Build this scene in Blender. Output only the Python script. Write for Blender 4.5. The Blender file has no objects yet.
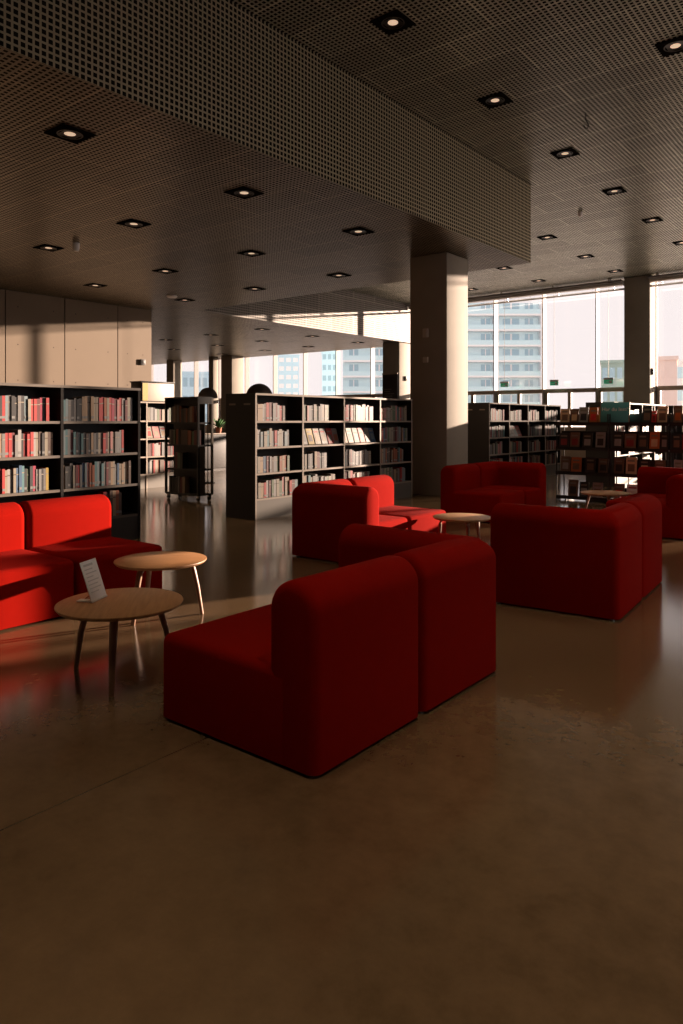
import bpy, bmesh, math, random
from mathutils import Vector, Matrix
R = math.radians
PI = math.pi
random.seed(7)
S = bpy.context.scene
COL = S.collection
H_EYE = 1.4                      # eye height of the photographer
YAW = R(38.538)                  # room axes against the view

# ------------------------------------------------------------------ materials
def newmat(name):
    m = bpy.data.materials.new(name); m.use_nodes = True
    nt = m.node_tree
    return m, nt, nt.nodes['Principled BSDF']

def mat(name, col, rough=.6, metal=0., spec=.5, var=0., vscale=6., bump=0., bscale=80., sheen=0., coat=0.):
    m, nt, p = newmat(name)
    p.inputs['Roughness'].default_value = rough
    p.inputs['Metallic'].default_value = metal
    p.inputs['Specular IOR Level'].default_value = spec
    p.inputs['Sheen Weight'].default_value = sheen
    p.inputs['Coat Weight'].default_value = coat
    tc = nt.nodes.new('ShaderNodeTexCoord')
    if var:
        n = nt.nodes.new('ShaderNodeTexNoise'); n.inputs['Scale'].default_value = vscale; n.inputs['Detail'].default_value = 5
        nt.links.new(tc.outputs['Object'], n.inputs['Vector'])
        mx = nt.nodes.new('ShaderNodeMix'); mx.data_type = 'RGBA'
        mx.inputs['A'].default_value = (*[c*(1-var) for c in col], 1)
        mx.inputs['B'].default_value = (*[min(1, c*(1+var)) for c in col], 1)
        nt.links.new(n.outputs['Fac'], mx.inputs['Factor'])
        nt.links.new(mx.outputs['Result'], p.inputs['Base Color'])
    else:
        p.inputs['Base Color'].default_value = (*col, 1)
    if bump:
        n = nt.nodes.new('ShaderNodeTexNoise'); n.inputs['Scale'].default_value = bscale; n.inputs['Detail'].default_value = 3
        nt.links.new(tc.outputs['Object'], n.inputs['Vector'])
        b = nt.nodes.new('ShaderNodeBump'); b.inputs['Strength'].default_value = bump; b.inputs['Distance'].default_value = .01
        nt.links.new(n.outputs['Fac'], b.inputs['Height'])
        nt.links.new(b.outputs['Normal'], p.inputs['Normal'])
    return m

def emis(name, col, strength):
    m, nt, p = newmat(name)
    p.inputs['Base Color'].default_value = (*col, 1)
    p.inputs['Emission Color'].default_value = (*col, 1)
    p.inputs['Emission Strength'].default_value = strength
    return m

def math_node(nt, op, a, b=None, c=None):
    n = nt.nodes.new('ShaderNodeMath'); n.operation = op
    for i, v in enumerate((a, b, c)):
        if v is None: continue
        if isinstance(v, (int, float)): n.inputs[i].default_value = v
        else: nt.links.new(v, n.inputs[i])
    return n.outputs[0]

def mesh_metal(name, bar, hole, pitch, duty, ax, ay, rough=.36, metal=.5, mortar=1.3):
    """perforated metal: square openings in a grid over two object axes, with panel joints"""
    m, nt, p = newmat(name)
    tc = nt.nodes.new('ShaderNodeTexCoord')
    sp = nt.nodes.new('ShaderNodeSeparateXYZ'); nt.links.new(tc.outputs['Object'], sp.inputs[0])
    def cell(o, pt, d):
        f = math_node(nt, 'FRACT', math_node(nt, 'DIVIDE', o, pt))
        return math_node(nt, 'LESS_THAN', math_node(nt, 'ABSOLUTE', math_node(nt, 'SUBTRACT', f, .5)), d)
    x, y = sp.outputs[ax], sp.outputs[ay]
    h = math_node(nt, 'MULTIPLY', cell(x, pitch, duty/2), cell(y, pitch, duty/2))
    br = nt.nodes.new('ShaderNodeTexBrick')
    br.inputs['Scale'].default_value = 1.0
    br.inputs['Brick Width'].default_value = 1.28; br.inputs['Row Height'].default_value = .64
    br.inputs['Mortar Size'].default_value = .022
    br.inputs['Color1'].default_value = (1, 1, 1, 1); br.inputs['Color2'].default_value = ((.74, .74, .74, 1) if mortar > 1 else (1, 1, 1, 1))
    br.inputs['Mortar'].default_value = (mortar, mortar, mortar, 1)
    cb = nt.nodes.new('ShaderNodeCombineXYZ'); nt.links.new(x, cb.inputs[0]); nt.links.new(y, cb.inputs[1])
    nt.links.new(cb.outputs[0], br.inputs['Vector'])
    mx = nt.nodes.new('ShaderNodeMix'); mx.data_type = 'RGBA'; mx.blend_type = 'MULTIPLY'
    mx.inputs['Factor'].default_value = 1.0
    mx.inputs['A'].default_value = (*bar, 1); nt.links.new(br.outputs['Color'], mx.inputs['B'])
    m2 = nt.nodes.new('ShaderNodeMix'); m2.data_type = 'RGBA'
    nt.links.new(mx.outputs['Result'], m2.inputs['A']); m2.inputs['B'].default_value = (*hole, 1)
    nt.links.new(h, m2.inputs['Factor'])
    nt.links.new(m2.outputs['Result'], p.inputs['Base Color'])
    inv = math_node(nt, 'SUBTRACT', 1.0, h)
    nt.links.new(math_node(nt, 'MULTIPLY', inv, metal), p.inputs['Metallic'])
    nt.links.new(math_node(nt, 'MULTIPLY', inv, .5), p.inputs['Specular IOR Level'])
    p.inputs['Roughness'].default_value = rough
    return m

def floor_mat():
    m, nt, p = newmat('polished_concrete')
    tc = nt.nodes.new('ShaderNodeTexCoord')
    n1 = nt.nodes.new('ShaderNodeTexNoise'); n1.inputs['Scale'].default_value = .55; n1.inputs['Detail'].default_value = 7; n1.inputs['Roughness'].default_value = .62
    n2 = nt.nodes.new('ShaderNodeTexNoise'); n2.inputs['Scale'].default_value = 9; n2.inputs['Detail'].default_value = 6; n2.inputs['Roughness'].default_value = .7
    for n in (n1, n2): nt.links.new(tc.outputs['Object'], n.inputs['Vector'])
    s = math_node(nt, 'ADD', math_node(nt, 'MULTIPLY', n1.outputs['Fac'], .65), math_node(nt, 'MULTIPLY', n2.outputs['Fac'], .35))
    cr = nt.nodes.new('ShaderNodeValToRGB')
    cr.color_ramp.elements[0].position = .36; cr.color_ramp.elements[0].color = (.088, .054, .027, 1)
    cr.color_ramp.elements[1].position = .66; cr.color_ramp.elements[1].color = (.180, .113, .062, 1)
    nt.links.new(s, cr.inputs[0])
    sp = nt.nodes.new('ShaderNodeSeparateXYZ'); nt.links.new(tc.outputs['Object'], sp.inputs[0])
    def joint(o, off, pitch):
        f = math_node(nt, 'FRACT', math_node(nt, 'DIVIDE', math_node(nt, 'ADD', o, off), pitch))
        return math_node(nt, 'LESS_THAN', math_node(nt, 'ABSOLUTE', math_node(nt, 'SUBTRACT', f, .5)), .0045/pitch)
    j = math_node(nt, 'MULTIPLY', joint(sp.outputs[0], 2.44+2.5, 5.), .6)
    mx = nt.nodes.new('ShaderNodeMix'); mx.data_type = 'RGBA'
    nt.links.new(cr.outputs[0], mx.inputs['A']); mx.inputs['B'].default_value = (.05, .035, .022, 1)
    nt.links.new(j, mx.inputs['Factor'])
    nt.links.new(mx.outputs['Result'], p.inputs['Base Color'])
    rg = math_node(nt, 'ADD', .125, math_node(nt, 'MULTIPLY', n1.outputs['Fac'], .03))
    nt.links.new(rg, p.inputs['Roughness'])
    p.inputs['IOR'].default_value = 1.8
    return m

def wood_mat(name, c0, c1, rough=.5):
    m, nt, p = newmat(name)
    tc = nt.nodes.new('ShaderNodeTexCoord'); mp = nt.nodes.new('ShaderNodeMapping')
    mp.inputs['Scale'].default_value = (3, 34, 3)
    nt.links.new(tc.outputs['Object'], mp.inputs[0])
    n = nt.nodes.new('ShaderNodeTexNoise'); n.inputs['Scale'].default_value = 1.6; n.inputs['Detail'].default_value = 6
    nt.links.new(mp.outputs[0], n.inputs['Vector'])
    cr = nt.nodes.new('ShaderNodeValToRGB')
    cr.color_ramp.elements[0].position = .3; cr.color_ramp.elements[0].color = (*c0, 1)
    cr.color_ramp.elements[1].position = .7; cr.color_ramp.elements[1].color = (*c1, 1)
    nt.links.new(n.outputs['Fac'], cr.inputs[0]); nt.links.new(cr.outputs[0], p.inputs['Base Color'])
    p.inputs['Roughness'].default_value = rough
    return m

def glass_mat():
    m = bpy.data.materials.new('window_glass'); m.use_nodes = True
    nt = m.node_tree; nt.nodes.clear()
    o = nt.nodes.new('ShaderNodeOutputMaterial'); mx = nt.nodes.new('ShaderNodeMixShader')
    t = nt.nodes.new('ShaderNodeBsdfTransparent'); t.inputs[0].default_value = (.985, .975, .975, 1)
    g = nt.nodes.new('ShaderNodeBsdfGlossy'); g.inputs['Roughness'].default_value = .02
    mx.inputs[0].default_value = .05
    nt.links.new(t.outputs[0], mx.inputs[1]); nt.links.new(g.outputs[0], mx.inputs[2]); nt.links.new(mx.outputs[0], o.inputs[0])
    return m

M = {}
M['floor'] = floor_mat()
M['concrete'] = mat('board_concrete', (.255, .222, .175), .75, var=.24, vscale=1.7, bump=.12, bscale=30)
M['wall_panel'] = mat('pale_concrete_panel', (.160, .118, .080), .8, var=.07, vscale=1.5, bump=.08, bscale=25)
M['joint'] = mat('dark_joint', (.05, .03, .025), .9)
M['plaster'] = mat('plain_plaster', (.10, .075, .055), .9, var=.05)
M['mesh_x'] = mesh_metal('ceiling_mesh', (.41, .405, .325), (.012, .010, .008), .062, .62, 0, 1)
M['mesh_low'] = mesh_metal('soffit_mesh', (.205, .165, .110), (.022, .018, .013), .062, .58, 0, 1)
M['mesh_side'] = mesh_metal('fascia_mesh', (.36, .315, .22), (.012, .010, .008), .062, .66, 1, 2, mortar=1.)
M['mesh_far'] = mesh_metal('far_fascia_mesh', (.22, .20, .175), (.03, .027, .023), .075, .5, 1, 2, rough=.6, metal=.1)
M['fabric'] = mat('red_wool', (.225, .0042, .0013), 1., spec=.045, var=.06, vscale=14, bump=.15, bscale=420)
M['steel'] = mat('brushed_steel', (.55, .55, .55), .35, metal=1.)
M['dark_metal'] = mat('black_metal', (.022, .019, .017), .45, metal=.3)
M['housing'] = mat('black_housing', (.008, .007, .006), 1., spec=.0)
M['reflector'] = mat('bronze_reflector', (.022, .015, .010), .5, metal=.3)
M['black'] = mat('black_laminate', (.020, .016, .013), .55, var=.15, vscale=4)
M['ply'] = mat('pale_ply_edge', (.27, .215, .165), .6, var=.1, vscale=12)
M['edge_dark'] = mat('dark_oak_edge', (.085, .064, .046), .6)
M['edge_black'] = mat('dark_edge', (.011, .009, .008), .8, spec=.2)
M['plinth'] = mat('grey_plinth', (.12, .105, .085), .6, var=.1)
M['oak'] = wood_mat('oak_veneer', (.31, .140, .055), (.41, .21, .092), .45)
M['oak_leg'] = wood_mat('oak_leg', (.20, .10, .06), (.30, .165, .10), .4)
M['card'] = mat('white_card', (.92, .90, .90), .6)
M['print'] = mat('grey_print', (.62, .61, .62), .7)
M['page'] = mat('book_pages', (.38, .33, .26), .9, var=.1, vscale=60)
M['glass'] = glass_mat()
M['frame'] = mat('bronze_frame', (.42, .34, .28), .5, var=.05)
M['fin'] = mat('pale_fin', (.17, .155, .15), .6)
M['lamp_glow'] = emis('lamp_glow', (1., .70, .48), .62)
M['lamp_dim'] = mat('lamp_dim', (.02, .018, .016), .8, spec=.1)
M['exit_green'] = emis('exit_green', (.02, .22, .10), .55)
M['white_plastic'] = mat('white_plastic', (.7, .68, .66), .5)
M['rattan'] = mat('brown_felt', (.075, .050, .040), .9, var=.3, vscale=60, bump=.4, bscale=150)
M['teal'] = mat('teal_board', (.085, .37, .40), .6, var=.1)
M['sign_text'] = mat('pale_lettering', (.85, .83, .80), .6)
M['cream'] = mat('cream_panel', (.45, .40, .34), .5, var=.05)
M['leaf'] = mat('leaf_green', (.05, .14, .04), .6, var=.3)
M['terracotta'] = mat('terracotta', (.33, .12, .06), .8)
M['tower'] = mat('hazy_blue_facade', (.66, .86, .92), .45, metal=.75)  # distance haze put into the tower's colour as pale blue
M['tower_glass'] = mat('blue_glass', (.38, .55, .64), .3, metal=.7)
M['tower_white'] = mat('white_facade', (.93, .92, .93), .5, metal=.5)
M['far_blue'] = mat('far_blue_grey', (.60, .80, .90), .45, metal=.7)
M['far_green'] = mat('far_green_glass', (.34, .46, .42), .4, metal=.6)
M['far_tan'] = mat('far_tan', (.80, .66, .61), .6, metal=.4)
M['ground_out'] = mat('pale_paving', (.62, .57, .54), .9, var=.08, vscale=.05)

BOOKC = dict(red=(.50, .022, .018), crimson=(.40, .012, .055), maroon=(.17, .018, .018), orange=(.36, .085, .02), white=(.68, .64, .60),
             cream=(.62, .52, .38), tan=(.44, .29, .17), brown=(.12, .065, .04), black=(.022, .019, .018), grey=(.22, .20, .185),
             teal=(.10, .24, .26), blue=(.055, .13, .24), lightblue=(.40, .53, .56), pink=(.58, .24, .22), green=(.12, .17, .085), yellow=(.55, .36, .05), silver=(.44, .42, .40))
CN = dict(lightblue='pale blue', silver='light grey')
for k, c in BOOKC.items(): M['d_'+k] = mat('display_cover_'+k, tuple(min(.8, v*1.5) for v in c), .45, var=.2, vscale=14)
for k, c in BOOKC.items(): M['b_'+k] = mat('cover_'+k, tuple(v*(.62 if max(c) < .3 or max(c) > 2.5*min(c) else .36) for v in c), .5, var=.12, vscale=25)

# ------------------------------------------------------------------ mesh builder
class MB:
    def __init__(self): self.bm = bmesh.new(); self.mats = []
    def mi(self, m):
        if m not in self.mats: self.mats.append(m)
        return self.mats.index(m)
    def box(self, lo, hi, m, rot=None, piv=None, faces=None):
        """faces: {axis-sign: material} such as {'+x': mat}"""
        i = self.mi(m); bm = self.bm
        vs = [bm.verts.new((x, y, z)) for z in (lo[2], hi[2]) for y in (lo[1], hi[1]) for x in (lo[0], hi[0])]
        quads = {'-z': (0, 2, 3, 1), '+z': (4, 5, 7, 6), '-y': (0, 1, 5, 4), '+y': (2, 6, 7, 3), '-x': (0, 4, 6, 2), '+x': (1, 3, 7, 5)}
        for k, q in quads.items():
            f = bm.faces.new([vs[j] for j in q]); f.material_index = self.mi(faces[k]) if faces and k in faces else i
        if rot is not None: bmesh.ops.rotate(bm, verts=vs, cent=piv or (0, 0, 0), matrix=rot)
        return vs
    def tube(self, pts, r, m, n=10, cap=True, flat=1.0):
        """round bar along pts; r a number or one radius per point"""
        i = self.mi(m); bm = self.bm; rings = []
        P = [Vector(p) for p in pts]
        for k, p in enumerate(P):
            d = ((P[min(k+1, len(P)-1)] - P[max(k-1, 0)])).normalized()
            a = d.orthogonal().normalized() if abs(d.z) < .99 else Vector((1, 0, 0))
            if abs(d.z) < .99: a = d.cross(Vector((0, 0, 1))).normalized()
            b = d.cross(a).normalized(); rr = r[k] if isinstance(r, (list, tuple)) else r
            rings.append([bm.verts.new(p + a*rr*math.cos(2*PI*j/n) + b*rr*flat*math.sin(2*PI*j/n)) for j in range(n)])
        for k in range(len(rings)-1):
            for j in range(n):
                f = bm.faces.new((rings[k][j], rings[k][(j+1) % n], rings[k+1][(j+1) % n], rings[k+1][j])); f.material_index = i; f.smooth = True
        if cap:
            bm.faces.new(list(reversed(rings[0]))).material_index = i; bm.faces.new(rings[-1]).material_index = i
    def lathe(self, prof, m, c=(0, 0, 0), n=32):
        i = self.mi(m); bm = self.bm; rings = []
        for r, z in prof:
            if r < 1e-5: rings.append([bm.verts.new((c[0], c[1], c[2]+z))])
            else: rings.append([bm.verts.new((c[0]+r*math.cos(2*PI*j/n), c[1]+r*math.sin(2*PI*j/n), c[2]+z)) for j in range(n)])
        for a, b in zip(rings, rings[1:]):
            for j in range(n):
                k = (j+1) % n
                q = [a[j % len(a)], a[k % len(a)], b[k % len(b)], b[j % len(b)]]
                u = []
                for v in q:
                    if v not in u: u.append(v)
                if len(u) > 2:
                    f = bm.faces.new(u); f.material_index = i
    def build(self, name, parent=None, bevel=0, seg=2, ang=40, loc=None, sharp=45, skip=None):
        bm = self.bm
        bmesh.ops.remove_doubles(bm, verts=bm.verts, dist=1e-6)
        bmesh.ops.recalc_face_normals(bm, faces=bm.faces)
        if bevel:
            es = [e for e in bm.edges if len(e.link_faces) == 2 and e.calc_face_angle(0) > R(ang) and not (skip and skip(e))]
            bmesh.ops.bevel(bm, geom=es, offset=bevel, segments=seg, profile=.5, affect='EDGES', clamp_overlap=True)
        for f in bm.faces: f.smooth = True
        me = bpy.data.meshes.new(name); bm.to_mesh(me); bm.free()
        for m in self.mats: me.materials.append(m)
        me.set_sharp_from_angle(angle=R(sharp))
        o = bpy.data.objects.new(name, me); COL.objects.link(o)
        if parent: o.parent = parent
        if loc: o.location = loc
        return o

def tag(o, label, cat, group=None):
    o['label'] = label; o['category'] = cat
    if group: o['group'] = group
    return o
def thing(name, label, cat, loc=(0, 0, 0), rz=0., group=None):
    o = bpy.data.objects.new(name, None); COL.objects.link(o); o.empty_display_size = .1
    o.location = loc; o.rotation_euler = (0, 0, rz)
    return tag(o, label, cat, group)
def struct(o, label=None):
    o['kind'] = 'structure'
    if label: o['label'] = label
    return o
def dup(root, loc, rz, label, group=None, scale=None):
    r = root.copy(); COL.objects.link(r); r.location = loc; r.rotation_euler = (0, 0, rz); r['label'] = label
    if group: r['group'] = group
    for ch in list(root.children):
        c = ch.copy(); COL.objects.link(c); c.parent = r
        for g in list(ch.children):
            d = g.copy(); COL.objects.link(d); d.parent = c
    return r
def boxobj(name, lo, hi, m, parent=None, bevel=0, faces=None):
    b = MB(); b.box(lo, hi, m, faces=faces); return b.build(name, parent, bevel)

def cam2world(x, z, h=0.): return Vector((x*math.cos(YAW)-z*math.sin(YAW), x*math.sin(YAW)+z*math.cos(YAW), h))

# ------------------------------------------------------------------ room shell
GY = 24.8            # glazing line
XL, XR = -36., 9.
YB = -6.
HI, LO = 6.0, 4.47   # the two ceiling heights
struct(boxobj('floor', (XL, YB, -.2), (XR, GY+.05, 0), M['floor']))
struct(boxobj('ceiling', (XL, YB, HI), (XR, GY, HI+.2), M['mesh_x']))
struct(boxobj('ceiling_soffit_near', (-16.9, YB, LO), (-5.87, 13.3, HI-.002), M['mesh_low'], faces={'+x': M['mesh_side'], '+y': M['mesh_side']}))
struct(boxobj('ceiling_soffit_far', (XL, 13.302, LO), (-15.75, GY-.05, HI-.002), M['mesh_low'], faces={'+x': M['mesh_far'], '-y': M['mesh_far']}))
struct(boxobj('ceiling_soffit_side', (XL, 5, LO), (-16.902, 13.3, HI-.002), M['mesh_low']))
# left wall of large concrete panels
b = MB(); b.box((-17.1, YB, 0), (-16.765, 12.44, LO-.001), M['joint'])
wl = struct(b.build('wall_left'))
ys = [-6., -2.6, .1, 2.85, 5.6, 8.32, 9.82, 11.36, 12.49]
ys = [-5.9, -4.6, -3.1, -1.6, -.1, 1.3, 2.8, 4.1, 5.5, 6.95, 8.32, 9.83, 11.37, 12.47]
for a, c in zip(ys, ys[1:]):
    b = MB(); b.box((-16.766, a+.012, .02), (-16.73, c-.012, LO-.004), M['wall_panel'])
    for yy in (a+.3, c-.3):
        for zz in (1.2, 2.35, 3.2, 4.1):
            b.tube([(-16.731, yy, zz), (-16.7285, yy, zz)], .016, M['joint'], 8)
    p = b.build('panel', wl)
struct(boxobj('wall_back', (XL, YB-.2, 0), (XR, YB, HI), M['plaster']))
struct(boxobj('wall_right_shade', (1.5, YB, 0), (1.7, 4.6, HI), M['plaster']))  # unseen wall placed here to shade the near sofa's back
struct(boxobj('wall_right_return', (1.702, 4.4, 0), (XR, 4.6, HI), M['plaster']))  # return of the unseen shading wall
struct(boxobj('wall_front', (5.15, GY, 0), (XR, GY+.25, HI), M['plaster']))
struct(boxobj('wall_far_left', (XL-.2, 5, 0), (XL, GY, HI), M['plaster']))
struct(boxobj('wall_side', (XL, 4.8, 0), (-17.102, 5, LO), M['plaster']))

# glazing: one window per bay between the deep fins
fins = [-12.32+1.9*k for k in range(-12, 10)]
n = 0
for k, xf in enumerate(fins):
    x1 = fins[k+1] if k+1 < len(fins) else 5.15
    n += 1
    w = bpy.data.objects.new('window_%d' % n, None); COL.objects.link(w); w.location = (xf, GY, 0); struct(w)
    W = x1-xf
    boxobj('pane', (.045, -.012, 1.16), (W, .012, HI-.02), M['glass'], w)
    b = MB(); b.box((0, -.22, 0), (.04, .06, HI-.01), M['fin'], faces={'-y': M['frame'], '-x': M['frame']}); b.build('fin', w)
    b = MB(); b.box((.04, -.16, 2.36), (W, .03, 2.50), M['frame']); b.build('transom', w, .006)
    b = MB(); b.box((W/2-.06, -.10, 1.15), (W/2+.06, .03, 2.36), M['frame']); b.box((.04, -.1, 1.15), (.16, .03, 2.36), M['frame']); b.build('post', w)
    boxobj('sill', (.04, -.12, 0), (W, .03, 1.15), M['frame'], w)

# unseen glazing added on the right to bring in sky light
for k in range(7):
    n += 1; y0 = 4.6+k*(GY-4.6)/7; W = (GY-4.6)/7
    w = bpy.data.objects.new('window_%d' % n, None); COL.objects.link(w); w.location = (XR, y0, 0); struct(w)
    boxobj('pane', (.03, .04, .1), (.05, W-.04, HI-.02), M['glass'], w)
    b = MB(); b.box((-.15, -.04, 0), (.08, .04, HI-.01), M['fin']); b.box((-.06, .04, 2.36), (.08, W-.04, 2.5), M['frame']); b.box((-.06, .04, 0), (.08, W-.04, .1), M['frame']); b.build('frame', w)

# columns on the structural grid
def column(x, y, h, s=.80):
    b = MB(); b.box((-s/2, -s/2, 0), (s/2, s/2, h), M['concrete'])
    o = b.build('column', None, .015); o.location = (x, y, 0); return struct(o)
c1 = column(-7.08, 11.87, LO-.001)
c2 = column(-6.98, 24.37, HI-.001)
c3 = column(-16.22, 23.9, LO-.001)
c4 = column(-25.78, 23.9, LO-.001, .76)
c5 = column(-30.05, 23.8, LO-.001, .56)
c6 = column(-26.9, 23.7, LO-.001, .34)

# ------------------------------------------------------------------ ceiling fittings
def make_downlight():
    t = thing('downlight', '-', 'ceiling light')
    b = MB()
    for lo, hi in (((-.19, -.19), (.19, -.10)), ((-.19, .10), (.19, .19)), ((-.19, -.10), (-.10, .10)), ((.10, -.10), (.19, .10))):
        b.box((lo[0], lo[1], -.014), (hi[0], hi[1], -.002), M['housing'])
    b.build('housing', t)
    b = MB(); b.lathe([(.060, -.007), (.135, -.016), (.138, -.012), (.098, -.003)], M['reflector'], n=20); b.build('ring', t)
    b = MB(); b.lathe([(.0, -.006), (.062, -.006)], M['lamp_glow'], n=20); b.build('lamp', t)
    li = bpy.data.lights.new('lamp_beam', 'SPOT'); li.energy = SPOT; li.color = (1., .76, .50); li.spot_size = R(58); li.spot_blend = .6; li.shadow_soft_size = .16
    lo_ = bpy.data.objects.new('lamp_beam', li); COL.objects.link(lo_); lo_.parent = t; lo_.location = (0, 0, -.03)
    return t
SPOT = 125.
ORD = ['zeroth', 'first', 'second', 'third', 'fourth', 'fifth', 'sixth', 'seventh', 'eighth', 'ninth', 'tenth', 'eleventh', 'twelfth', 'thirteenth', 'fourteenth', 'fifteenth',
       'sixteenth', 'seventeenth', 'eighteenth', 'nineteenth', 'twentieth', 'twenty-first', 'twenty-second', 'twenty-third', 'twenty-fourth', 'twenty-fifth', 'twenty-sixth', 'twenty-seventh', 'twenty-eighth', 'twenty-ninth', 'thirtieth']
dl = make_downlight(); used = False
dim = None
BRIGHT = None
def downlights(rows, z, where, group, dimmed=False, boost=False):
    global BRIGHT
    global used
    for ri, (x, yl) in enumerate(rows):
        for yi, y in enumerate(yl):
            lab = 'black square downlight, %s from the camera in the %s row, %s' % (ORD[yi+1], ORD[ri+1], where)
            if not used:
                dl.location = (x, y, z); dl['label'] = lab; dl['group'] = group; used = True; o = dl
            else: o = dup(dl, (x, y, z), 0, lab, group)
            if boost and x > -3.5:
                for ch in o.children:
                    if ch.type == 'LIGHT':
                        if BRIGHT is None: BRIGHT = ch.data.copy(); BRIGHT.energy = SPOT*3.0
                        if x > -1: ch.data = BRIGHT
            if dimmed:
                for ch in list(o.children):
                    if ch.type == 'LIGHT': bpy.data.objects.remove(ch); continue
                if ch.name.startswith('lamp'):
                        ch.material_slots[0].link = 'OBJECT'; ch.material_slots[0].material = M['lamp_dim']
Y1 = [4.22, 6.78, 9.33, 11.9]
Y0 = [-3.5, -.9, 1.66]
downlights([(-7.08, Y1), (-9.55, Y1[1:]), (-12.07, Y1[1:]), (-14.6, Y1[1:])], LO, 'low ceiling over sofas', 'downlights in the low ceiling')
Y2 = [6.88, 9.47, 12.11, 14.72, 17.4, 20.1, 22.65]
downlights([(.12, Y2[:2]), (-2.3, Y2[:2]), (-4.72, Y2[:6]), (-7.24, Y2[4:]), (-9.72, Y2[4:]), (-12.2, Y2[5:])], HI, 'high ceiling by the windows', 'downlights in the high ceiling')
downlights([(-7.08, Y0[1:]), (-9.55, Y0[1:]+[4.22]), (-12.07, Y0[1:]+[4.22])], LO, 'low ceiling overhead, added unseen', 'downlights added overhead')  # lamps added out of view to light the near floor
downlights([(.12, Y0[1:]+[4.25]), (-2.3, Y0[1:]+[4.25]), (-4.72, Y0[1:]+[4.25])], HI, 'high ceiling overhead, added unseen', 'downlights added overhead', boost=True)  # added out of view; rightmost row boosted to brighten the lower right floor
downlights([(-17.25, [17.35, 19.95, 22.7]), (-19.85, [17.35, 19.95, 22.7]), (-22.4, [17.35, 19.95, 22.7]), (-25.2, [19.95, 22.7])], LO, 'far low ceiling at back', 'downlights in the far low ceiling', True)

def sensor(x, y, z, label, r=.05, h=.09):
    b = MB(); b.lathe([(0, 0), (r, 0), (r, -h*.6), (r*.7, -h), (0, -h)], M['white_plastic'], n=16)
    o = b.build('ceiling_sensor'); o.location = (x, y, z-.001); return tag(o, label, 'sensor')
sensor(-11.38, 6.90, LO, 'small round sensor on low ceiling between two downlights', .06, .14)
sensor(-5.79, 15.74, HI, 'small dark sensor under high ceiling beyond the fascia corner', .05, .10)
sensor(-14.35, 11.30, LO, 'flat white detector on low ceiling near the far edge', .13, .05)
# hanging hook under the high ceiling
b = MB(); b.tube([(0, 0, 0), (0, 0, -.10), (.02, 0, -.14), (.045, 0, -.19), (.02, 0, -.24), (-.02, 0, -.22), (-.025, 0, -.17)], .009, M['dark_metal'], 8)
o = b.build('ceiling_hook'); o.location = (-3.86, 10.72, HI); tag(o, 'thin black wire hook hanging from the high mesh ceiling', 'hook')

# blind casings and pipes along the top of the glazing
for (xa, xb, z0, lab) in ((-15.7, -7.41, HI, 'long metal blind casing above the windows beside the big column'), (-6.6, 5.1, HI, 'long metal blind casing above windows beyond the slim column')):
    t = thing('blind_casing', lab, 'blind', ((xa+xb)/2, GY-.75, z0)); L = (xb-xa)/2
    boxobj('casing', (-L, -.10, -.22), (L, .10, -.06), M['steel'], t, .01)
    b = MB(); b.tube([(-L, .22, -.30), (L, .22, -.30)], .035, M['white_plastic'], 10); b.build('roller', t)
    b = MB(); b.tube([(-L, -.25, -.10), (L, -.25, -.10)], .04, M['fin'], 10); b.build('pipe', t)
    for k in range(int(2*L/1.9)+1):
        xx = -L+.3+k*1.9
        if xx > L: break
        b = MB(); b.box((xx-.03, -.27, -.08), (xx+.03, .25, -.002), M['steel']); b.box((xx-.02, .2, -.3), (xx+.02, .24, -.07), M['steel']); b.build('bracket', t)

# exit signs on rods
def exit_sign(x, lab):
    y = GY-.62
    t = thing('exit_sign', lab, 'sign', (x, y, 2.60), R(20), 'hanging exit signs')
    boxobj('casing', (-.15, -.03, .13), (.15, .03, .20), M['white_plastic'], t, .005)
    boxobj('panel', (-.14, -.012, 0), (.14, .012, .13), M['exit_green'], t)
    b = MB()
    b.box((.02, -.0135, .02), (.11, -.012, .11), M['white_plastic'])                        # doorway
    b.box((-.10, -.0135, .055), (-.03, -.012, .072), M['white_plastic'])                    # arrow
    b.tube([(-.025, -.0128, .063), (.012, -.0128, .063)], [.03, .001], M['white_plastic'], 4)
    b.build('pictogram', t)
    b = MB()
    b.tube([(0, 0, .2), (0, 0, HI-2.60)], .006, M['frame'], 6); b.build('rod', t)
exit_sign(-11.68, 'green exit sign on rod, nearest the big concrete column')
exit_sign(-9.81, 'green exit sign on rod, before the plain bright pane')
exit_sign(-7.95, 'green exit sign on rod, beside the slim column')

# little wall devices
def device(name, lab, cat, loc, nrm, s=(.14, .14, .05), m='black'):
    b = MB(); w, h, d = s
    if nrm == 'x': b.box((0, -w/2, -h/2), (d, w/2, h/2), M[m]); b.box((d, -w*.3, -h*.3), (d+.006, w*.3, h*.3), M['dark_metal'])
    else: b.box((-w/2, -d, -h/2), (w/2, 0, h/2), M[m]); b.box((-w*.3, -d-.006, -h*.3), (w*.3, -d, h*.3), M[m])
    o = b.build(name, None, .004); o.location = loc; return tag(o, lab, cat)
device('wall_device', 'small black box on the pale concrete wall above bookcase', 'device', (-16.728, 12.15, 3.0), 'x', (.16, .15, .05))
device('wall_device', 'pale square device high on the big concrete column', 'device', (-7.12, 11.468, 3.02), 'y', (.11, .16, .04), 'cream')
device('wall_device', 'lower pale device on the big concrete column', 'device', (-7.12, 11.468, 2.52), 'y', (.10, .10, .04), 'cream')
device('wall_device', 'dark alarm box on the sunlit face of far column', 'device', (-15.818, 23.95, 3.05), 'x', (.16, .18, .06))
device('wall_device', 'small dark alarm box beside the slim window column', 'device', (-6.578, 24.2, 2.95), 'x', (.16, .2, .06))

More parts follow.
